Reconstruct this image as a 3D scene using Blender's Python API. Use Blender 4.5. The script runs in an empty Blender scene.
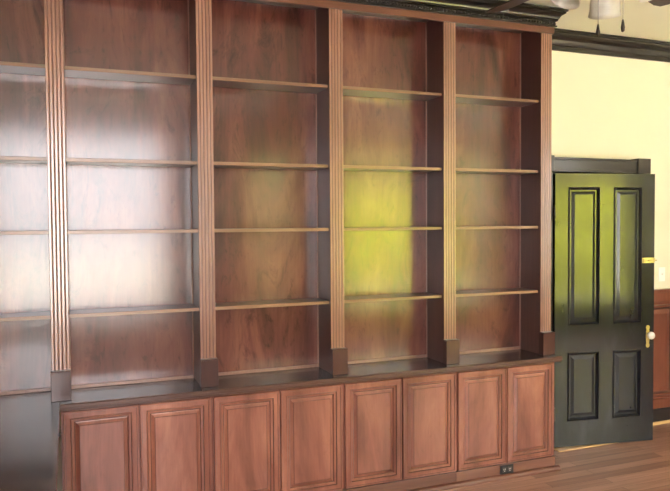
import bpy, bmesh, math, random
from mathutils import Vector, Matrix
random.seed(4)
sc = bpy.context.scene
COL = sc.collection
PI = math.pi

# ------------------------------------------------------------------ materials
def new_mat(name):
    m = bpy.data.materials.new(name); m.use_nodes = True
    nt = m.node_tree; b = nt.nodes['Principled BSDF']
    return m, nt, b

def nd(nt, t, **kw):
    n = nt.nodes.new(t)
    for k, v in kw.items(): setattr(n, k, v)
    return n

def coords(nt, scale, rnd=True):
    tc = nd(nt, 'ShaderNodeTexCoord'); mp = nd(nt, 'ShaderNodeMapping')
    mp.inputs['Scale'].default_value = scale
    nt.links.new(tc.outputs['Object'], mp.inputs['Vector'])
    if rnd:
        oi = nd(nt, 'ShaderNodeObjectInfo'); mu = nd(nt, 'ShaderNodeMath', operation='MULTIPLY')
        mu.inputs[1].default_value = 37.0
        nt.links.new(oi.outputs['Random'], mu.inputs[0])
        cb = nd(nt, 'ShaderNodeCombineXYZ')
        for i in range(3): nt.links.new(mu.outputs[0], cb.inputs[i])
        nt.links.new(cb.outputs[0], mp.inputs['Location'])
    return mp.outputs['Vector']

def ramp(nt, src, stops):
    r = nd(nt, 'ShaderNodeValToRGB'); e = r.color_ramp.elements
    while len(e) < len(stops): e.new(0.5)
    for i, (p, c) in enumerate(stops):
        e[i].position = p; e[i].color = (*c, 1)
    nt.links.new(src, r.inputs[0]); return r.outputs[0]

def noise(nt, vec, scale, detail=4, rough=.55, dist=0):
    n = nd(nt, 'ShaderNodeTexNoise'); n.inputs['Scale'].default_value = scale
    n.inputs['Detail'].default_value = detail; n.inputs['Roughness'].default_value = rough
    n.inputs['Distortion'].default_value = dist
    nt.links.new(vec, n.inputs['Vector']); return n.outputs['Fac']

def mixc(nt, a, b, fac, mode='MULTIPLY'):
    m = nd(nt, 'ShaderNodeMix', data_type='RGBA', blend_type=mode)
    if isinstance(fac, float): m.inputs[0].default_value = fac
    else: nt.links.new(fac, m.inputs[0])
    for s, i in ((a, 6), (b, 7)):
        if isinstance(s, tuple): m.inputs[i].default_value = (*s, 1)
        else: nt.links.new(s, m.inputs[i])
    return m.outputs[2]

def wood(name, lo, mid, hi, axis='z', rough=.3, coat=.3, coat_r=.12, mott=2.2, bump=.02, fig=0.0, spec=.5, streak=.5, cior=1.5):
    m, nt, b = new_mat(name)
    st = {'z': (1, 1, .22), 'x': (.22, 1, 1), 'y': (1, .22, 1)}[axis]
    v1 = coords(nt, st)
    n1 = noise(nt, v1, mott, 5, .6, .6)
    c1 = ramp(nt, n1, [(.3, lo), (.5, mid), (.72, hi)])
    st2 = {'z': (60, 60, 1.6), 'x': (1.6, 60, 60), 'y': (60, 1.6, 60)}[axis]
    v2 = coords(nt, st2)
    n2 = noise(nt, v2, 1.5, 3, .6)
    c2 = ramp(nt, n2, [(.25, (.62, .58, .56)), (.6, (1, 1, 1))])
    col = mixc(nt, c1, c2, streak)
    if fig > 0:                                 # cross figure and pin knots of the veneer
        v3 = coords(nt, (3.2, 3.2, 1.1) if axis == 'z' else (1, 3, 3))
        n3 = noise(nt, v3, 2.0, 6, .75, 2.5)
        c3 = ramp(nt, n3, [(.30, (.35, .28, .26)), (.46, (1, 1, 1)), (1, (1, 1, 1))])
        col = mixc(nt, col, c3, fig)
        n4 = noise(nt, coords(nt, (1, 1, .45) if axis == 'z' else (.45, 1, 1)), 26, 3, .6, .3)
        col = mixc(nt, col, ramp(nt, n4, [(.28, (.55, .48, .46)), (.38, (.95, .93, .93)), (.66, (1.0, 1.0, 1.0)), (.78, (1, 1, 1))]), fig)
    nt.links.new(col, b.inputs['Base Color'])
    b.inputs['Roughness'].default_value = rough
    b.inputs['Specular IOR Level'].default_value = spec
    b.inputs['Coat Weight'].default_value = coat
    b.inputs['Coat Roughness'].default_value = coat_r; b.inputs['Coat IOR'].default_value = cior
    bp = nd(nt, 'ShaderNodeBump'); bp.inputs['Strength'].default_value = bump * 5
    bp.inputs['Distance'].default_value = .004
    nt.links.new(noise(nt, coords(nt, (1, 1, 1)), 9, 3, .5), bp.inputs['Height'])
    nt.links.new(bp.outputs[0], b.inputs['Normal']); nt.links.new(bp.outputs[0], b.inputs['Coat Normal'])
    return m

def plain(name, c, rough=.5, metal=0, coat=0, coat_r=.1, var=0.0, vs=4, bump=0, spec=.5, trans=0):
    m, nt, b = new_mat(name)
    if var > 0:
        n = noise(nt, coords(nt, (1, 1, 1), False), vs, 5)
        k = ramp(nt, n, [(.3, (1 - var,) * 3), (.7, (1, 1, 1))])
        nt.links.new(mixc(nt, c, k, 1.0), b.inputs['Base Color'])
    else:
        b.inputs['Base Color'].default_value = (*c, 1)
    b.inputs['Roughness'].default_value = rough; b.inputs['Metallic'].default_value = metal
    b.inputs['Specular IOR Level'].default_value = spec
    b.inputs['Coat Weight'].default_value = coat; b.inputs['Coat Roughness'].default_value = coat_r
    b.inputs['Transmission Weight'].default_value = trans
    if bump:
        bp = nd(nt, 'ShaderNodeBump'); bp.inputs['Strength'].default_value = bump
        bp.inputs['Distance'].default_value = .003
        nt.links.new(noise(nt, coords(nt, (1, 1, 1), False), 25, 4), bp.inputs['Height'])
        nt.links.new(bp.outputs[0], b.inputs['Normal'])
    return m

M = {}
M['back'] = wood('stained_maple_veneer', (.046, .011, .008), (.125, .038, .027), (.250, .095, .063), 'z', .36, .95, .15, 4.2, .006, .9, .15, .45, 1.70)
M['side'] = wood('shaded_side_veneer', (.045, .018, .016), (.075, .030, .025), (.110, .048, .038), 'z', .36, .35, .2, 2.5, .01)  # stained veneer with the panels' shade put into the colour, darker than the back
M['shelf'] = wood('stained_shelf_board', (.050, .020, .015), (.085, .036, .025), (.130, .058, .040), 'x', .30, .6, .15, 2.5, .006)
M['edge'] = wood('light_shelf_edge', (.160, .080, .042), (.240, .125, .066), (.310, .175, .098), 'x', .32, .5, .2, 3, .004)
M['face'] = wood('glazed_maple_trim', (.190, .078, .048), (.300, .135, .085), (.410, .210, .132), 'z', .34, 1.0, .20, 3.0, .006, 0, .5, .5, 1.8)
M['facex'] = wood('glazed_maple_rail', (.085, .030, .018), (.150, .057, .035), (.215, .095, .058), 'x', .32, .3, .15, 3.0, .01)
M['door'] = wood('glazed_cabinet_maple', (.135, .042, .028), (.255, .093, .062), (.400, .170, .112), 'z', .32, .4, .15, 4.5, .006, .25, .5, .3)
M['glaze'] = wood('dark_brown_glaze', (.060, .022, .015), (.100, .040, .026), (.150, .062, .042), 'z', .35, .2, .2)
M['bead'] = wood('light_edge_bead', (.20, .10, .075), (.28, .15, .11), (.36, .21, .16), 'z', .3, .3, .15)
M['counter'] = wood('espresso_counter', (.012, .008, .008), (.020, .013, .013), (.034, .022, .020), 'x', .26, .6, .12, 3, .006, 0, .25)
M['counter_edge'] = wood('espresso_counter_edge', (.060, .028, .022), (.095, .045, .032), (.14, .070, .05), 'x', .30, .4, .16, 3, .012)
M['plinth'] = wood('espresso_plinth', (.034, .010, .008), (.058, .018, .014), (.090, .030, .023), 'z', .28, .4, .15, 3, .01)
M['black'] = plain('black_trim_paint', (.013, .012, .012), .28, coat=.5, coat_r=.15, var=.4, vs=9, bump=.06)
M['blackdoor'] = None
M['brass'] = plain('aged_brass', (.60, .52, .26), .28, 1, var=.25, vs=40)
M['hinge'] = plain('painted_hinge', (.05, .05, .05), .35, .4)
M['porcelain'] = plain('white_porcelain', (.86, .84, .80), .12, coat=.5)
M['switch'] = plain('ivory_switch_plastic', (.93, .92, .88), .3)
M['outlet'] = plain('black_outlet_plastic', (.012, .012, .013), .3)
M['outlet_face'] = plain('grey_outlet_face', (.035, .035, .035), .35)
M['slot'] = plain('pale_outlet_slot', (.62, .62, .60), .35)
M['wall'] = plain('cream_wall_paint', (.860, .815, .640), .75, var=.04, vs=2, bump=.05)
M['ceiling'] = plain('pale_ceiling_paint', (.920, .940, .760), .8, var=.03, vs=2)
M['white'] = plain('white_window_paint', (.75, .74, .70), .4)
M['wains'] = wood('red_brown_wainscot', (.130, .038, .022), (.190, .060, .034), (.26, .09, .05), 'z', .32, .3, .15)
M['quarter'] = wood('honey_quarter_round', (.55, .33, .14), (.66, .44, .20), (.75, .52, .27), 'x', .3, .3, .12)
M['shade'] = plain('frosted_glass_shade', (.80, .78, .66), .35, var=.25, vs=18, trans=.35)
M['blade'] = wood('dark_walnut_blade', (.030, .022, .020), (.045, .032, .028), (.065, .045, .040), 'x', .3, .3, .15)
M['bronze'] = plain('dark_bronze', (.045, .035, .028), .35, .8)
M['chain'] = plain('steel_chain', (.25, .24, .22), .35, .9)
M['lawn'] = plain('dry_lawn', (.66, .64, .56), .9, var=.35, vs=.8)
M['hedge'] = plain('hedge_foliage', (.50, .54, .03), .8, var=.6, vs=1.1)
M['shrub'] = plain('olive_foliage', (.24, .17, .055), .8, var=.6, vs=1.1)
M['tree'] = plain('tree_foliage', (.19, .165, .05), .8, var=.6, vs=1.1)
M['paving'] = plain('pale_paving', (.50, .47, .55), .85, var=.15, vs=1)

def door_mat():                                             # old glossy black paint, brushed and rubbed
    m, nt, b = new_mat('worn_black_door_paint')
    v = coords(nt, (1, 1, .35), False)
    n = noise(nt, v, 7, 4, .6, .2)
    c = ramp(nt, n, [(.3, (.005, .007, .011)), (.55, (.009, .012, .018)), (.75, (.020, .026, .036))])
    nt.links.new(c, b.inputs['Base Color'])
    r = nd(nt, 'ShaderNodeMapRange'); r.inputs['To Min'].default_value = .22; r.inputs['To Max'].default_value = .38
    nt.links.new(noise(nt, coords(nt, (3, 3, 1.1), False), 4, 6, .65), r.inputs['Value'])
    nt.links.new(r.outputs[0], b.inputs['Roughness'])
    b.inputs['Specular IOR Level'].default_value = .15
    b.inputs['Coat Weight'].default_value = .9; b.inputs['Coat Roughness'].default_value = .11
    bp = nd(nt, 'ShaderNodeBump'); bp.inputs['Strength'].default_value = .05; bp.inputs['Distance'].default_value = .002
    nt.links.new(noise(nt, coords(nt, (1, 1, .12), False), 30, 3), bp.inputs['Height'])
    nt.links.new(bp.outputs[0], b.inputs['Normal'])
    return m
M['blackdoor'] = door_mat()

def floor_mat():
    m, nt, b = new_mat('oak_strip_floor')
    tc = nd(nt, 'ShaderNodeTexCoord')
    br = nd(nt, 'ShaderNodeTexBrick')
    br.offset = .37; br.offset_frequency = 2; br.squash = 1
    br.inputs['Scale'].default_value = 1
    br.inputs['Brick Width'].default_value = 1.1; br.inputs['Row Height'].default_value = .083
    br.inputs['Mortar Size'].default_value = .0014; br.inputs['Mortar Smooth'].default_value = .2
    br.inputs['Color1'].default_value = (.27, .135, .092, 1); br.inputs['Color2'].default_value = (.48, .27, .19, 1)
    br.inputs['Mortar'].default_value = (.055, .024, .015, 1)
    nt.links.new(tc.outputs['Object'], br.inputs['Vector'])
    n = noise(nt, coords(nt, (.8, 14, 1), False), 2.2, 5, .65)
    c = ramp(nt, n, [(.28, (.52, .46, .44)), (.62, (1, 1, 1))])
    nt.links.new(mixc(nt, br.outputs['Color'], c, .8), b.inputs['Base Color'])
    b.inputs['Roughness'].default_value = .36
    b.inputs['Coat Weight'].default_value = .35; b.inputs['Coat Roughness'].default_value = .25
    bp = nd(nt, 'ShaderNodeBump'); bp.inputs['Strength'].default_value = .15; bp.inputs['Distance'].default_value = .002
    nt.links.new(n, bp.inputs['Height']); nt.links.new(bp.outputs[0], b.inputs['Normal'])
    return m
M['floor'] = floor_mat()

def pane_mat():
    m = bpy.data.materials.new('window_glass'); m.use_nodes = True; nt = m.node_tree
    nt.nodes.remove(nt.nodes['Principled BSDF']); out = nt.nodes['Material Output']
    t = nd(nt, 'ShaderNodeBsdfTransparent'); g = nd(nt, 'ShaderNodeBsdfGlossy'); g.inputs['Roughness'].default_value = .02
    mx = nd(nt, 'ShaderNodeMixShader'); mx.inputs[0].default_value = .06
    nt.links.new(t.outputs[0], mx.inputs[1]); nt.links.new(g.outputs[0], mx.inputs[2])
    nt.links.new(mx.outputs[0], out.inputs[0]); return m
M['pane'] = pane_mat()

# ------------------------------------------------------------------ mesh helpers
class MB:
    def __init__(s): s.bm = bmesh.new()
    def box(s, x0, x1, y0, y1, z0, z1, mi=0):
        v = [s.bm.verts.new(p) for p in ((x0,y0,z0),(x1,y0,z0),(x1,y1,z0),(x0,y1,z0),(x0,y0,z1),(x1,y0,z1),(x1,y1,z1),(x0,y1,z1))]
        for f in ((3,2,1,0),(4,5,6,7),(0,1,5,4),(1,2,6,5),(2,3,7,6),(3,0,4,7)):
            s.bm.faces.new([v[i] for i in f]).material_index = mi
        return s
    def grid(s, loops, close_u=True, cap=True, mi=0, mis=None):
        """loops: list of lists of points, each the same length; lofts them"""
        vs = [[s.bm.verts.new(p) for p in l] for l in loops]
        n = len(loops[0])
        for i in range(len(vs) - 1):
            for j in range(n if close_u else n - 1):
                a, b = vs[i][j], vs[i][(j+1) % n]; c, d = vs[i+1][(j+1) % n], vs[i+1][j]
                f = s.bm.faces.new((a, b, c, d)); f.material_index = mis[j] if mis else mi
        if cap:
            for l in (vs[0], vs[-1]):
                f = s.bm.faces.new(l); f.material_index = mi
        return s
    def lathe(s, prof, n=24, c=(0,0,0), mat=None, mi=0, cap=True, smooth=True):
        mat = mat or Matrix.Identity(4)
        loops = []
        for r, z in prof:
            loops.append([Vector(c) + mat @ Vector((r*math.cos(2*PI*k/n), r*math.sin(2*PI*k/n), z)) for k in range(n)])
        f0 = len(s.bm.faces); s.grid(loops, True, cap, mi)
        if smooth:
            s.bm.faces.ensure_lookup_table()
            for f in s.bm.faces[f0:]:
                if len(f.verts) == 4: f.smooth = True
        return s
    def tube(s, pts, r, n=8, mi=0):
        loops = []
        for i, p in enumerate(pts):
            p = Vector(p); a = Vector(pts[max(i-1, 0)]); b = Vector(pts[min(i+1, len(pts)-1)])
            t = (b - a).normalized(); u = t.orthogonal().normalized() if i == 0 else (u - t*u.dot(t)).normalized()
            w = t.cross(u)
            loops.append([p + r*(math.cos(2*PI*k/n)*u + math.sin(2*PI*k/n)*w) for k in range(n)])
        f0 = len(s.bm.faces); s.grid(loops, True, True, mi)
        s.bm.faces.ensure_lookup_table()
        for f in s.bm.faces[f0:]:
            if len(f.verts) == 4: f.smooth = True
        return s
    def sphere(s, c, r, sz=(1,1,1), n=12, mi=0):
        prof = [(max(1e-4, math.sin(PI*k/n))*r, -math.cos(PI*k/n)*r) for k in range(n+1)]
        m = Matrix.Diagonal((*sz, 1)); return s.lathe(prof, n*2, c, m, mi)
    def build(s, name, mats, parent=None, loc=None, bevel=0, seg=2):
        me = bpy.data.meshes.new(name)
        bmesh.ops.recalc_face_normals(s.bm, faces=s.bm.faces[:])
        s.bm.to_mesh(me); s.bm.free()
        for m in (mats if isinstance(mats, (list, tuple)) else [mats]):
            me.materials.append(M[m])
        o = bpy.data.objects.new(name, me); COL.objects.link(o)
        if parent: o.parent = parent
        if loc: o.location = loc
        if bevel:
            b = o.modifiers.new('bevel', 'BEVEL'); b.width = bevel; b.segments = seg
            b.limit_method = 'ANGLE'; b.angle_limit = math.radians(40)
        return o

def empty(name, loc=(0,0,0), rz=0):
    o = bpy.data.objects.new(name, None); COL.objects.link(o)
    o.location = loc; o.rotation_euler = (0, 0, rz); o.empty_display_size = .1
    return o
def tag(o, label, cat, group=None):
    o['label'] = label; o['category'] = cat
    if group: o['group'] = group
    return o
def struct(o):
    o['kind'] = 'structure'; return o
def copy_tree(o, parent=None):
    c = o.copy(); COL.objects.link(c)
    if parent: c.parent = parent
    for ch in list(o.children): copy_tree(ch, c)
    return c

def sweep(mb, prof, path, mi=0):
    """prof: (out, z) closed outline; path: XY polyline; 'out' is to the right-hand side of travel"""
    n = len(path); loops = []
    for i, p in enumerate(path):
        p = Vector(p)
        d1 = (p - Vector(path[i-1])).normalized() if i else None
        d2 = (Vector(path[i+1]) - p).normalized() if i < n-1 else None
        if d1 is None: d1 = d2
        if d2 is None: d2 = d1
        n1 = Vector((d1.y, -d1.x)); n2 = Vector((d2.y, -d2.x))
        m = (n1 + n2); m = m / m.dot(n1) if m.length > 1e-6 else n1
        loops.append([(p.x + m.x*o, p.y + m.y*o, z) for o, z in prof])
    mb.grid(loops, True, True, mi); return mb

def rings(mb, x0, x1, z0, z1, spec, back):
    """panel front from nested rectangles; spec: (inset, y, material of the band going inward)"""
    prev = None
    def rect(i, y):
        return [mb.bm.verts.new(p) for p in ((x0+i,y,z0+i),(x1-i,y,z0+i),(x1-i,y,z1-i),(x0+i,y,z1-i))]
    b = rect(spec[0][0], back); mb.bm.faces.new(b)
    prev = b; pm = 0
    for i, y, mi in spec:
        r = rect(i, y)
        for k in range(4):
            f = mb.bm.faces.new((prev[k], prev[(k+1)%4], r[(k+1)%4], r[k])); f.material_index = pm
        prev = r; pm = mi
    mb.bm.faces.new(prev).material_index = pm
    return mb

# ------------------------------------------------------------------ measures (metres)
S = .7756                       # bay spacing
PX = [-S, -.002, .769, 1.555, 2.336, 3.0925]     # pilaster centres
PW = .0885
ZC, ZCB = .780, .742            # counter top and underside
ZT, ZFR = 2.966, 3.010          # top of pilasters, top of frieze
CEIL = 3.14
YB = .225                       # face of the bookcase back
YW = .46                        # wall
RX0, RX1, RY = -2.3, 7.0, -5.2

# ------------------------------------------------------------------ room shell
f = MB().box(RX0-.1, RX1+.1, RY-.1, YW+.1, -.1, 0).build('floor', 'floor'); struct(f)
c = MB().box(RX0-.1, RX1+.1, RY-.1, YW+.1, CEIL, CEIL+.1).build('ceiling', 'ceiling'); struct(c)
DX0, DX1, DH = 3.372, 4.190, 2.055       # doorway
mb = MB(); mb.box(RX0, DX0, YW, YW+.12, 0, CEIL); mb.box(DX1, RX1, YW, YW+.12, 0, CEIL); mb.box(DX0, DX1, YW, YW+.12, DH, CEIL)
struct(mb.build('wall_back', 'wall'))
# hallway beyond the doorway
mb = MB(); mb.box(DX0-.6, DX1+.6, YW+1.4, YW+1.5, 0, CEIL); mb.box(DX0-.7, DX0-.6, YW+.12, YW+1.5, 0, CEIL); mb.box(DX1+.6, DX1+.7, YW+.12, YW+1.5, 0, CEIL)
mb.box(DX0-.7, DX1+.7, YW+.12, YW+1.5, CEIL, CEIL+.1); struct(mb.build('wall_hallway', 'wall'))
struct(MB().box(DX0-.7, DX1+.7, YW+.1, YW+1.5, -.1, 0).build('floor_hallway', 'floor'))
struct(MB().box(RX0-.1, RX0, RY, YW, 0, CEIL).build('wall_left', 'wall'))
ADDED_WIN = (-4.4, -3.7, 1.2, 2.7)  # unseen right-wall window, added to brighten the right pilaster, doors and floor
mb = MB(); mb.box(RX1, RX1+.1, RY, ADDED_WIN[0], 0, CEIL); mb.box(RX1, RX1+.1, ADDED_WIN[1], YW, 0, CEIL); mb.box(RX1, RX1+.1, ADDED_WIN[0], ADDED_WIN[1], 0, ADDED_WIN[2]); mb.box(RX1, RX1+.1, ADDED_WIN[0], ADDED_WIN[1], ADDED_WIN[3], CEIL)
struct(mb.build('wall_right', 'wall'))
WINS = [(-.95, 1.30, .50, 2.92), (2.40, 3.05, .62, 2.70), (3.85, 5.02, .38, 2.90), (5.08, 6.45, .38, 2.90)]
mb = MB(); x = RX0
for a, b_, z0, z1 in WINS:
    mb.box(x, a, RY-.1, RY, 0, CEIL); mb.box(a, b_, RY-.1, RY, 0, z0); mb.box(a, b_, RY-.1, RY, z1, CEIL); x = b_
mb.box(x, RX1, RY-.1, RY, 0, CEIL); struct(mb.build('wall_rear', 'wall'))
for i, (a, b_, z0, z1) in enumerate(WINS + [ADDED_WIN]):
    if i < len(WINS): r = struct(empty('window_%d' % (i+1), ((a+b_)/2, RY-.05, z0)))
    else: r = struct(empty('window_%d' % (i+1), (RX1+.05, (a+b_)/2, z0), PI/2))  # the added right-wall window
    w = (b_-a)/2; h = z1-z0
    mb = MB(); t = .05
    mb.box(-w, w, -.03, .03, 0, t); mb.box(-w, w, -.03, .03, h-t, h); mb.box(-w, -w+t, -.03, .03, t, h-t); mb.box(w-t, w, -.03, .03, t, h-t)
    mb.box(-w+t, w-t, -.02, .02, h/2-.02, h/2+.02)
    mb.build('window_frame', 'white', r)
    MB().box(-w+t, w-t, -.003, .003, t, h-t).build('pane', 'pane', r)
    mb = MB(); c_ = .028
    mb.box(-w-c_, -w, .05, .075, -.02, h+c_); mb.box(w, w+c_, .05, .075, -.02, h+c_); mb.box(-w, w, .05, .075, h, h+c_); mb.box(-w-c_-.03, w+c_+.03, .05, .11, -.06, -.02)
    mb.build('window_casing', 'black', r)
    L = bpy.data.lights.new('window_portal', 'AREA'); L.shape = 'RECTANGLE'; L.size = 2*w; L.size_y = h
    L.cycles.is_portal = True
    lo = bpy.data.objects.new('window_portal', L); COL.objects.link(lo)
    if i < len(WINS): lo.location = ((a+b_)/2, RY-.12, (z0+z1)/2); lo.rotation_euler = (PI/2, 0, PI)      # faces +y, into the room
    else: lo.location = (RX1+.12, (a+b_)/2, (z0+z1)/2); lo.rotation_euler = (PI/2, 0, -PI/2) ; lo.rotation_euler = Vector((-1, 0, 0)).to_track_quat('-Z', 'Y').to_euler()

# black crown on the wall
crown = [(0, 2.998), (.016, 2.998), (.016, 3.030), (.024, 3.036), (.030, 3.050), (.036, 3.072), (.050, 3.092), (.066, 3.104), (.078, 3.110), (.078, 3.122), (.086, 3.124), (.086, CEIL), (0, CEIL)]
mb = MB(); sweep(mb, crown, [(3.16, YW), (RX1, YW)]); struct(mb.build('trim_1', 'black'))
mb = MB(); sweep(mb, crown, [(RX1, YW), (RX1, RY)]); struct(mb.build('trim_2', 'black'))

# wainscot, baseboard, quarter round
mb = MB()
mb.box(4.32, RX1, YW-.012, YW, .12, 1.10)
mb.box(4.32, RX1, YW-.045, YW, 1.10, 1.125); mb.box(4.32, RX1, YW-.028, YW-.012, 1.02, 1.10); mb.box(4.32, RX1, YW-.028, YW-.012, .13, .21)
struct(mb.build('trim_3', 'wains', bevel=.003))
x = 4.45
mb = MB()
while x < RX1 - .3:
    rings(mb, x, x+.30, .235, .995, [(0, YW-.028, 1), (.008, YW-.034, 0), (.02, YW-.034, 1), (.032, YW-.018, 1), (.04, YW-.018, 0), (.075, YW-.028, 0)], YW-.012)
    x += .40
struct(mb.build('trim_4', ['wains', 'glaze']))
struct(MB().box(4.30, RX1, YW-.020, YW, .018, .125).build('baseboard_back', 'black', bevel=.003))
mb = MB(); sweep(mb, [(.02, 0), (.042, 0), (.040, .010), (.033, .018), (.02, .020)], [(4.30, YW), (RX1, YW)])
struct(mb.build('trim_5', 'quarter'))

# ------------------------------------------------------------------ door
YF = .262                       # front of the door casing
r = struct(empty('door_2', (0, 0, 0)))      # frame: deep jambs and headed casing
mb = MB()
mb.box(DX1-.02, DX1+.105, YF, YW, 0, 2.055); mb.build('casing_leg', 'black', r, bevel=.003)
mb = MB(); mb.box(DX0-.125, DX0-.004, YF, YW, 0, 2.055); mb.build('casing_leg', 'black', r, bevel=.003)
mb = MB(); mb.box(DX0-.02, DX1-.01, YF+.004, YW, 2.060, 2.150); mb.box(DX0-.02, DX1-.01, YF-.004, YF+.01, 2.150, 2.166); mb.box(DX0-.02, DX1-.01, YF-.002, YF+.01, 2.072, 2.080)
mb.build('head_casing', 'black', r, bevel=.002)
for x in (DX0-.128, DX1-.022):
    MB().box(x, x+.128, YF-.012, YW, 2.058, 2.176).build('corner_block', 'black', r, bevel=.004)

hx, hy, fx, fy = 3.374, .247, 4.184, .104
W = math.hypot(fx-hx, fy-hy); H = 2.030; T = .042
dr = struct(empty('door_1', (hx, hy, .015), math.atan2(fy-hy, fx-hx)))
# the leaf: local x along the width, front face at y=0, back at y=T
xs = [0, .105, .362, .478, .715, W]
zs = [0, .190, .705, .905, 1.930, H]
mb = MB()
for i in (0, 2, 4):                           # stiles
    z0, z1 = (0, H) if i != 2 else (zs[1], zs[4])
    if i == 2:
        mb.box(xs[2], xs[3], 0, T, zs[1], zs[2]); mb.box(xs[2], xs[3], 0, T, zs[3], zs[4])
    else: mb.box(xs[i], xs[i+1], 0, T, z0, z1)
for i in (0, 2, 4): mb.box(xs[1], xs[4], 0, T, zs[i], zs[i+1])   # rails
mb.build('door_leaf', 'blackdoor', dr)
for a, b_ in ((1, 2), (3, 4)):
    for z0, z1 in ((zs[1], zs[2]), (zs[3], zs[4])):
        mb = MB()
        rings(mb, xs[a], xs[b_], z0, z1, [(0, -.004, 0), (.007, -.009, 0), (.013, -.002, 0), (.022, .012, 0), (.032, .012, 0), (.055, .004, 0)], T-.006)
        mb.build('door_panel', 'blackdoor', dr)
for z in (.25, 1.74):
    mb = MB(); mb.lathe([(.0001, -.045), (.007, -.045), (.007, .045), (.0001, .045)], 12, (-.006, -.006, z)); mb.lathe([(.0001, .045), (.005, .047), (.006, .053), (.0001, .060)], 12, (-.006, -.006, z))
    mb.lathe([(.0001, -.060), (.006, -.053), (.005, -.047), (.0001, -.045)], 12, (-.006, -.006, z))
    mb.build('hinge', 'hinge', dr)
# escutcheon, knob, slide bolt
kx, kz = W-.052, .800
mb = MB(); prof = []
pts = [(.006, -.085), (.013, -.078), (.016, -.066), (.011, -.052), (.014, -.035), (.017, 0), (.014, .035), (.011, .052), (.016, .066), (.013, .078), (.006, .085)]
out = [(kx+a, kz+b_) for a, b_ in pts] + [(kx-a, kz+b_) for a, b_ in reversed(pts)]
mb.grid([[(x, 0, z) for x, z in out], [(x, -.004, z) for x, z in out]]); esc = mb.build('escutcheon', 'brass', dr, bevel=.001)
mb = MB(); rot = Matrix.Rotation(PI/2, 4, 'X')
mb.lathe([(.0001, 0), (.012, 0), (.012, .006), (.007, .010), (.007, .026), (.0001, .026)], 16, (kx, -.003, kz+.012), rot); mb.build('knob_shank', 'brass', dr)
mb = MB(); mb.lathe([(.0001, .022), (.012, .023), (.024, .029), (.029, .040), (.028, .051), (.020, .061), (.0001, .066)], 24, (kx, 0, kz+.012), rot)
mb.build('door_knob', 'porcelain', dr)['label'] = 'round white porcelain knob'
mb = MB(); lz = 1.378
mb.box(W-.105, W-.002, -.004, 0, lz-.020, lz+.020); mb.box(W-.085, W-.020, -.013, -.004, lz-.008, lz+.008)
mb.tube([(W-.098, -.011, lz), (W+.012, -.011, lz)], .005); mb.tube([(W-.06, -.011, lz), (W-.06, -.028, lz)], .004)
mb.box(W-.100, W-.092, -.016, 0, lz-.016, lz+.016); mb.box(W-.014, W-.006, -.016, 0, lz-.016, lz+.016)
mb.build('slide_bolt', 'brass', dr, bevel=.0008)['label'] = 'small brass slide bolt at the free edge'

# light switch
sw = tag(empty('light_switch', (4.640, YW, 1.245)), 'ivory light switch plate on cream wall beside black door, above wainscot', 'light switch')
MB().box(-.035, .035, -.006, 0, -.058, .058).build('cover_plate', 'switch', sw, bevel=.002)
mb = MB(); mb.box(-.005, .005, -.016, -.006, -.004, .012); mb.build('toggle', 'switch', sw, bevel=.001)

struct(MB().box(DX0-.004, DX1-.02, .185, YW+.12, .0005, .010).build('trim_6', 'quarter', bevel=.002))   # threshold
# wainscot carried round the unseen walls, added to darken and redden the bounce light
mb = MB(); x = RX0
for a, b_, z0, z1 in WINS:
    mb.box(x, a-.03, RY, RY+.02, 0, 1.12); mb.box(a-.03, b_+.03, RY, RY+.02, 0, z0-.062); x = b_+.03
mb.box(x, RX1, RY, RY+.02, 0, 1.12); mb.box(RX0, RX0+.02, RY+.02, YW, 0, 1.12); mb.box(RX1-.02, RX1, RY+.02, YW-.05, 0, 1.12)
struct(mb.build('trim_7', 'wains'))
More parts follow.
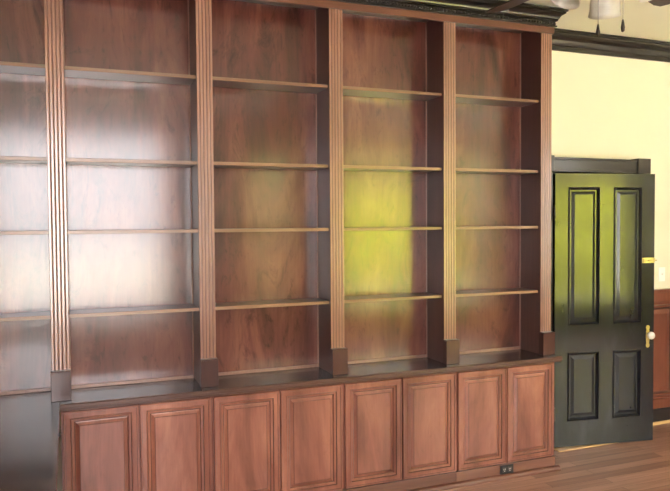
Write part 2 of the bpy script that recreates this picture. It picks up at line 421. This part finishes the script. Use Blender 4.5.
# ------------------------------------------------------------------ base cabinets
YCF = -.070                     # face frame
def cabinet_door(mb_w, x0, x1, z0, z1, y):
    m_ = MB()
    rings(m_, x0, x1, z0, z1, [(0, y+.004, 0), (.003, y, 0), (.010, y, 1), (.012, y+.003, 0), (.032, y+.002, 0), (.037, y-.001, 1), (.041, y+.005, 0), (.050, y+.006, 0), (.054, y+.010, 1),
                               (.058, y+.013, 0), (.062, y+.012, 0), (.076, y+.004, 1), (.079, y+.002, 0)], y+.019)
    return m_
Z0D, Z1D = .100, .733
words = ['at the left end beside the dark desk top', 'second from the dark desk top', 'third from the dark desk top, left of the outlet unit', 'at the right end, nearest the black door']
cabs = []
for k in range(4):
    x0, x1 = PX[k+1] + .0, PX[k+2] + .0
    if k == 0: x0 = -.006
    if k == 3: x1 = 3.112
    w = x1 - x0
    root = tag(empty('base_cabinet', (x0, 0, 0)), 'reddish two-door base cabinet, ' + words[k], 'cabinet', 'base cabinets under the bookcase')
    mb = MB()
    g = .0005
    mb.box(g, .018, YCF, YB, .10, ZCB-.001); mb.box(w-.018, w-g, YCF, YB, .10, ZCB-.001); mb.box(.018, w-.018, YCF+.02, YB, .10, .118); mb.box(.018, w-.018, YB-.01, YB, .118, ZCB-.001)
    mb.box(.018, .045, YCF, YCF+.019, .10, ZCB-.001); mb.box(w-.045, w-.018, YCF, YCF+.019, .10, ZCB-.001)
    mb.box(.045, w-.045, YCF, YCF+.019, .10, .14); mb.box(.045, w-.045, YCF, YCF+.019, .70, ZCB-.001); mb.box(w/2-.02, w/2+.02, YCF, YCF+.019, .15, .70)
    mb.build('cabinet_body', 'door', root)
    m0, m1 = (.010, .008)
    if k == 3: m1 = .026
    mid = w/2
    if k == 3: mid = (m0 + w - m1)/2
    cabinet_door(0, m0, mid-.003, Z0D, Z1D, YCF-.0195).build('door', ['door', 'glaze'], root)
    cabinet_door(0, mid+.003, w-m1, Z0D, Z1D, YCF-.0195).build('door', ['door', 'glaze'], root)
    mb = MB(); mb.box(g, w-g, YCF-.012, YCF+.01, 0.0, .092)
    mb.build('toe_board', 'facex', root, bevel=.002)
# shoe moulding along the floor, wrapping the right end
shoe = [(0, 0), (.026, 0), (.026, .012), (.020, .022), (.010, .028), (0, .030)]
mb = MB(); sweep(mb, shoe, [(-.006, YCF-.013), (3.138, YCF-.013)])
tag(mb.build('shoe_molding', 'facex'), 'long reddish brown shoe molding along the floor in front of the cabinets', 'molding')
mb = MB(); sweep(mb, shoe, [(3.1125, YCF-.012), (3.1125, YB)])
tag(mb.build('shoe_molding', 'facex'), 'short reddish brown shoe molding return at the right end of the cabinets', 'molding')

# outlet in the toe board
ox, oz = 2.716, .058
o = tag(empty('power_outlet', (ox, YCF-.012, oz)), 'black double power outlet low in the cabinet base', 'outlet')
MB().box(-.052, .052, -.006, 0, -.030, .030).build('cover_plate', 'outlet', o, bevel=.0015)
for sx in (-.021, .021):
    s_ = MB().box(sx-.015, sx+.015, -.009, -.006, -.016, .016).build('socket', 'outlet_face', o, bevel=.003)
    mb = MB(); mb.box(sx-.007, sx-.004, -.0096, -.0088, -.002, .009); mb.box(sx+.004, sx+.007, -.0096, -.0088, -.002, .009); mb.box(sx-.003, sx+.003, -.0096, -.0088, -.011, -.006)
    mb.build('slots', 'slot', s_)

# ------------------------------------------------------------------ counter top and desk top
mb = MB()
prof = [(YB+.01, ZCB), (-.098, ZCB), (-.106, ZCB+.006), (-.106, ZCB+.012), (-.111, ZCB+.016), (-.111, ZC-.006), (-.106, ZC), (YB+.01, ZC)]
mis = [0, 0, 1, 1, 1, 1, 0, 0]
mb.grid([[(-.008, y, z) for y, z in prof], [(3.145, y, z) for y, z in prof]], True, True, 1, [0, 1, 1, 1, 1, 1, 0, 0])
tag(mb.build('countertop', ['counter', 'counter_edge']), 'long dark espresso countertop running over the base cabinets', 'countertop')
dk = tag(empty('desk', (-1.2, -.9, 0)), 'dark espresso desk top projecting forward at the left end', 'desk')
mb = MB(); mb.box(-1.09, 1.1915, -.60, .9+YB+.01, ZCB, ZC); mb.build('desktop', 'counter', dk, bevel=.003)
MB().box(.9, 1.13, -.56, -.54, 0, ZCB-.001).build('end_panel', 'door', dk); MB().box(-1.07, -.80, -.56, -.54, 0, ZCB-.001).build('end_panel', 'door', dk)
MB().box(1.13, 1.148, -.56, .78, 0, ZCB-.001).build('side_panel', 'door', dk); MB().box(-1.09, -1.07, -.56, .9+YB, 0, ZCB-.001).build('side_panel', 'door', dk)
MB().sphere((1.1935, .30, ZC-.012), .008, (1, 1, 1), 8).build('bumper', 'outlet', dk)

# ------------------------------------------------------------------ bookcase bays
SH = [1.2214, 1.6635, 2.0441, 2.5206]
bw = ['cut off by the left edge of the photo', 'second from left, with the white window glare', 'in the middle of the five', 'fourth from left, with the yellow-green reflection', 'at the right end beside the black door']
for k in range(5):
    xa, xb = PX[k], PX[k+1]
    w = xb - xa
    e = .0005
    root = tag(empty('bookcase', (xa, 0, ZC)), 'empty reddish brown built-in bookcase bay ' + bw[k], 'bookcase', 'built-in bookcase bays')
    tz = 3.040 - ZC
    hp = .0425
    for s_ in (0, 1):
        m_ = MB(); xx = (e, hp) if s_ == 0 else (w-hp, w-e)
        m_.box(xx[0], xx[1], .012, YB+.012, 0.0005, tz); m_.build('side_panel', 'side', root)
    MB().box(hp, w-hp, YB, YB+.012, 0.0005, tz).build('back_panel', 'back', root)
    MB().box(hp, w-hp, .012, YB, 3.022-ZC, tz).build('top_panel', 'side', root)
    mb = MB()
    bd = .007
    for x in (hp, w-hp-bd): mb.box(x, x+bd, YB-bd, YB, 0.0005, 3.022-ZC)
    mb.box(hp+bd, w-hp-bd, YB-.010, YB, 0.0005, .020)
    mb.build('edge_bead', 'bead', root, bevel=.002)
    for z in SH:
        sh = MB().box(hp+.001, w-hp-.001, .028, YB-bd-.001, z-.019-ZC, z-ZC).build('shelf', 'shelf', root)
        MB().box(hp+.001, w-hp-.001, .024, .028, z-.019-ZC, z-ZC).build('front_edge', 'edge', sh, bevel=.0015)

# ------------------------------------------------------------------ fluted pilasters
def flute_profile():
    pts = []; mi = []
    h = PW/2; y = 0.0
    pts.append((-h, .014)); pts.append((-h, .002)); pts.append((-h+.002, 0))
    cs = [-.0285, -.0095, .0095, .0285]; r = .0046
    for c_ in cs:
        for a in range(0, 7):
            t = PI*a/6
            pts.append((c_ - r*math.cos(t), 0.0034*math.sin(t)))
    pts.append((h-.002, 0)); pts.append((h, .002)); pts.append((h, .014))
    for i in range(len(pts)):
        a, b_ = pts[i], pts[(i+1) % len(pts)]
        ym = (a[1]+b_[1])/2
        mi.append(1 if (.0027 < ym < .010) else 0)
    return pts, mi
pp, pmi = flute_profile()
def make_pilaster(x, label):
    r = tag(empty('pilaster', (x, 0, ZC)), label, 'pilaster', 'fluted pilasters between the bookcase bays')
    mb = MB(); y0 = -.003
    mb.grid([[(a, y0+b_, .150) for a, b_ in pp], [(a, y0+b_, ZT-ZC) for a, b_ in pp]], True, True, 0, pmi)
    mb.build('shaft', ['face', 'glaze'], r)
    mb = MB(); mb.box(-.0485, .0485, -.040, .0115, .0005, .149); mb.box(-.0485, .0485, -.0415, .0115, .149, .156)
    mb.build('plinth', 'plinth', r, bevel=.002)['label'] = 'darker square plinth block'
    return r
pl = ['fluted pilaster outside left of the first bookcase bay', 'leftmost fluted pilaster in view, standing by the corner of the dark desk top',
      'second fluted pilaster from the left, pale sheen on its flutes', 'middle fluted pilaster, between the third and fourth bookcase bays',
      'fourth fluted pilaster from the left, before the last bookcase bay', 'golden brown fluted pilaster at the right end beside the black door']
for k in range(1, 6):
    make_pilaster(PX[k], pl[k])
# end panel closing the bookcase to the wall
tag(MB().box(PX[5]+.0005, 3.128, .012, YW-.001, ZC+.0005, ZT+.03).build('end_panel', 'face'), 'narrow brown end panel behind the rightmost pilaster', 'panel')
tag(MB().box(3.092, 3.112, YB+.013, YW-.001, 0, ZC).build('end_panel', 'door'), 'lower brown end panel between base cabinet and back wall', 'panel')

# frieze and black crown of the bookcase
mb = MB(); mb.box(-S-.05, 3.150, -.012, .011, ZT+.001, ZFR); mb.box(3.1285, 3.150, .011, YW-.001, ZT+.001, ZFR)
tag(mb.build('frieze_board', 'facex', bevel=.002), 'plain reddish brown frieze board across the bookcase top', 'frieze')
cz = ZFR
cp = [(0, cz), (.012, cz), (.012, cz+.010), (.004, cz+.013), (.004, cz+.036), (.016, cz+.040), (.016, cz+.048), (.022, cz+.052), (.025, cz+.062), (.034, cz+.074), (.048, cz+.082), (.054, cz+.085), (.054, cz+.094), (.064, cz+.097), (.064, cz+.112), (0, cz+.112)]
cr = tag(empty('crown_molding', (0, 0, 0)), 'black stepped crown molding with a beaded row above the bookcase', 'crown molding')
mb = MB(); sweep(mb, cp, [(-S-.05, -.012), (3.150, -.012), (3.150, YW-.09)]); mb.build('crown_profile', 'black', cr)
mb = MB(); x = -.6
while x < 3.155:                                # row of slanted beads
    a = Matrix.Rotation(.5, 4, 'Y') @ Matrix.Diagonal((.55, .7, 1.15, 1))
    mb.lathe([(.0001, -.010), (.008, -.007), (.012, 0), (.008, .007), (.0001, .010)], 8, (x, -.012-.007, cz+.0245), a); x += .022
y = -.005
while y < YW-.10:
    mb.lathe([(.0001, -.010), (.006, -.007), (.009, 0), (.006, .007), (.0001, .010)], 8, (3.157, y, cz+.0245)); y += .022
mb.build('bead_row', 'black', cr)

# ------------------------------------------------------------------ ceiling fan
FX, FY = 1.93, -1.80
fan = tag(empty('ceiling_fan', (FX, FY, CEIL)), 'ceiling fan with dark blades and glass shades at the upper right', 'ceiling fan')
MB().lathe([(.0001, 0), (.07, 0), (.07, -.02), (.045, -.055), (.02, -.07), (.0001, -.07)], 24).build('canopy', 'bronze', fan)
MB().lathe([(.0001, -.06), (.013, -.06), (.013, -.30), (.0001, -.30)], 12).build('downrod', 'bronze', fan)
MB().lathe([(.0001, -.29), (.04, -.29), (.09, -.34), (.105, -.375), (.11, -.43), (.10, -.46), (.06, -.48), (.05, -.485), (.05, -.52), (.03, -.54), (.0001, -.545)], 32).build('motor_housing', 'bronze', fan)
BZ = -.485
for k in range(5):
    a = math.radians(94 + 72*k)
    R_ = Matrix.Rotation(a, 4, 'Z') @ Matrix.Translation((0, 0, BZ)) @ Matrix.Rotation(math.radians(-13), 4, 'X')
    out = [(.17, -.045), (.25, -.055), (.45, -.066), (.60, -.070), (.645, -.060), (.665, -.03), (.668, 0)]
    out = out + [(x, -y) for x, y in reversed(out[:-1])]
    mb = MB(); mb.grid([[R_ @ Vector((x, y, 0)) for x, y in out], [R_ @ Vector((x, y, .006)) for x, y in out]])
    bl = mb.build('blade', 'blade', fan)
    mb = MB(); o2 = [(.09, -.012), (.15, -.016), (.20, -.035), (.235, -.02), (.235, .02), (.20, .035), (.15, .016), (.09, .012)]
    mb.grid([[R_ @ Vector((x, y, -.004)) for x, y in o2], [R_ @ Vector((x, y, 0)) for x, y in o2]]); mb.build('blade_bracket', 'bronze', fan)
for k in range(3):
    a = math.radians(50 + 120*k)
    d = Vector((math.cos(a), math.sin(a), 0)); p = d*.125 + Vector((0, 0, -.535))
    MB().tube([d*.03 + Vector((0, 0, -.50)), d*.08 + Vector((0, 0, -.49)), d*.115 + Vector((0, 0, -.515))], .008).build('lamp_arm', 'bronze', fan)
    tilt = Matrix.Rotation(math.radians(28), 4, Vector((-d.y, d.x, 0)))
    pr = [(.020, 0), (.036, -.012), (.050, -.035), (.056, -.065), (.057, -.090), (.062, -.110), (.059, -.110), (.053, -.090), (.052, -.065), (.046, -.037), (.033, -.016), (.017, -.003)]
    n = 24; loops = [[p + tilt.inverted() @ Vector((r_*math.cos(2*PI*j/n), r_*math.sin(2*PI*j/n), z)) for j in range(n)] for r_, z in pr]
    mb = MB(); mb.grid(loops, True, False)
    for f_ in mb.bm.faces: f_.smooth = True
    mb.build('lamp_shade', 'shade', fan)
    mb = MB(); mb.lathe([(.0001, .012), (.022, .010), (.024, -.004), (.0001, -.006)], 16, p, tilt.inverted()); mb.build('lamp_socket', 'bronze', fan)
for dx, dy, zl in ((-.035, .008, -.715), (.034, -.043, -.705)):
    mb = MB(); mb.tube([(dx, dy, -.52), (dx, dy, zl)], .0012, 6); ch = mb.build('pull_chain', 'chain', fan)
    mb = MB(); mb.lathe([(.0001, .002), (.003, 0), (.005, -.012), (.0075, -.028), (.006, -.042), (.0001, -.046)], 12, (dx, dy, zl)); mb.build('chain_pull', 'bronze', ch)

# ------------------------------------------------------------------ outdoors, seen in the reflections
g = struct(MB().box(-30, 30, -40, RY-.1, -.5, -.4).build('ground_lawn', 'lawn'))
p = struct(MB().box(-9, 2.0, -16, RY-.1, -.4, -.385).build('ground_paving', 'paving'))
def hedge(x0, x1, y, h, name, label, mat):
    mb = MB(); rnd = random.Random(hash(x0) % 100)
    n = 24; m_ = 14; loops = []
    for j in range(m_+1):
        z = -.4 + h*j/m_
        loops.append([(x0 + (x1-x0)*i/n, y + .35*rnd.random() - .8*(j/m_)**2, z + .2*rnd.random()) for i in range(n+1)])
    loops.append([(x0 + (x1-x0)*i/n, y-2.2, -.4+h*.8) for i in range(n+1)]); loops.append([(x0 + (x1-x0)*i/n, y-2.4, -.4) for i in range(n+1)])
    mb.grid(loops, False, False); tag(mb.build(name, mat), label, 'hedge')
hedge(6.2, 10.1, -12.6, 3.0, 'hedge', 'low sunlit yellow-green hedge outside the rear windows', 'hedge')
hedge(4.1, 6.0, -12.0, 1.9, 'hedge', 'short olive hedge outside the narrow rear window', 'shrub')
hedge(10.8, 15, -12.4, 3.2, 'hedge', 'broad olive hedge at the far side of the lawn outside', 'shrub')
hedge(3.4, 16, -16.0, 5.4, 'tree_row', 'tall olive tree row behind the low hedges outside', 'tree')

# ------------------------------------------------------------------ light
w = bpy.data.worlds.new('overcast_sky'); sc.world = w; w.use_nodes = True
bg = w.node_tree.nodes['Background']; bg.inputs[0].default_value = (1, .965, .985, 1); bg.inputs[1].default_value = 5.0
L = bpy.data.lights.new('sun', 'SUN'); L.energy = 30; L.angle = .01; L.color = (1, .94, .80)
o = bpy.data.objects.new('sun', L); COL.objects.link(o)
o.rotation_euler = (math.radians(-40), 0, math.radians(-15))
o.rotation_euler = (Vector((.25, -.75, -.8))).to_track_quat('-Z', 'Y').to_euler()

# ------------------------------------------------------------------ camera
f_, yaw, pitch, roll = 680.5, .3738, -.0338, -.0070
cy_, sy_ = math.cos(yaw), math.sin(yaw); cpi, spi = math.cos(pitch), math.sin(pitch); cr_, sr_ = math.cos(roll), math.sin(roll)
r0 = Vector((cy_, -sy_, 0)); fw = Vector((sy_*cpi, cy_*cpi, spi)); u0 = Vector((-sy_*spi, -cy_*spi, cpi))
R_ = cr_*r0 + sr_*u0; U_ = -sr_*r0 + cr_*u0
cam = bpy.data.cameras.new('camera'); co = bpy.data.objects.new('camera', cam); COL.objects.link(co)
m4 = Matrix((R_, U_, -fw)).transposed().to_4x4(); m4.translation = Vector((.046, -3.812, 1.6958)); co.matrix_world = m4
cam.sensor_width = 36; cam.lens = f_/670*36; cam.clip_start = .05
sc.camera = co

sc.view_settings.view_transform = 'Standard'; sc.view_settings.look = 'None'
sc.view_settings.gamma = 1; sc.view_settings.use_curve_mapping = False
sc.view_settings.exposure = 1.50
sc.cycles.use_denoising = True
sc.cycles.max_bounces = 8; sc.cycles.diffuse_bounces = 5; sc.cycles.glossy_bounces = 4
sc.cycles.sample_clamp_indirect = 6
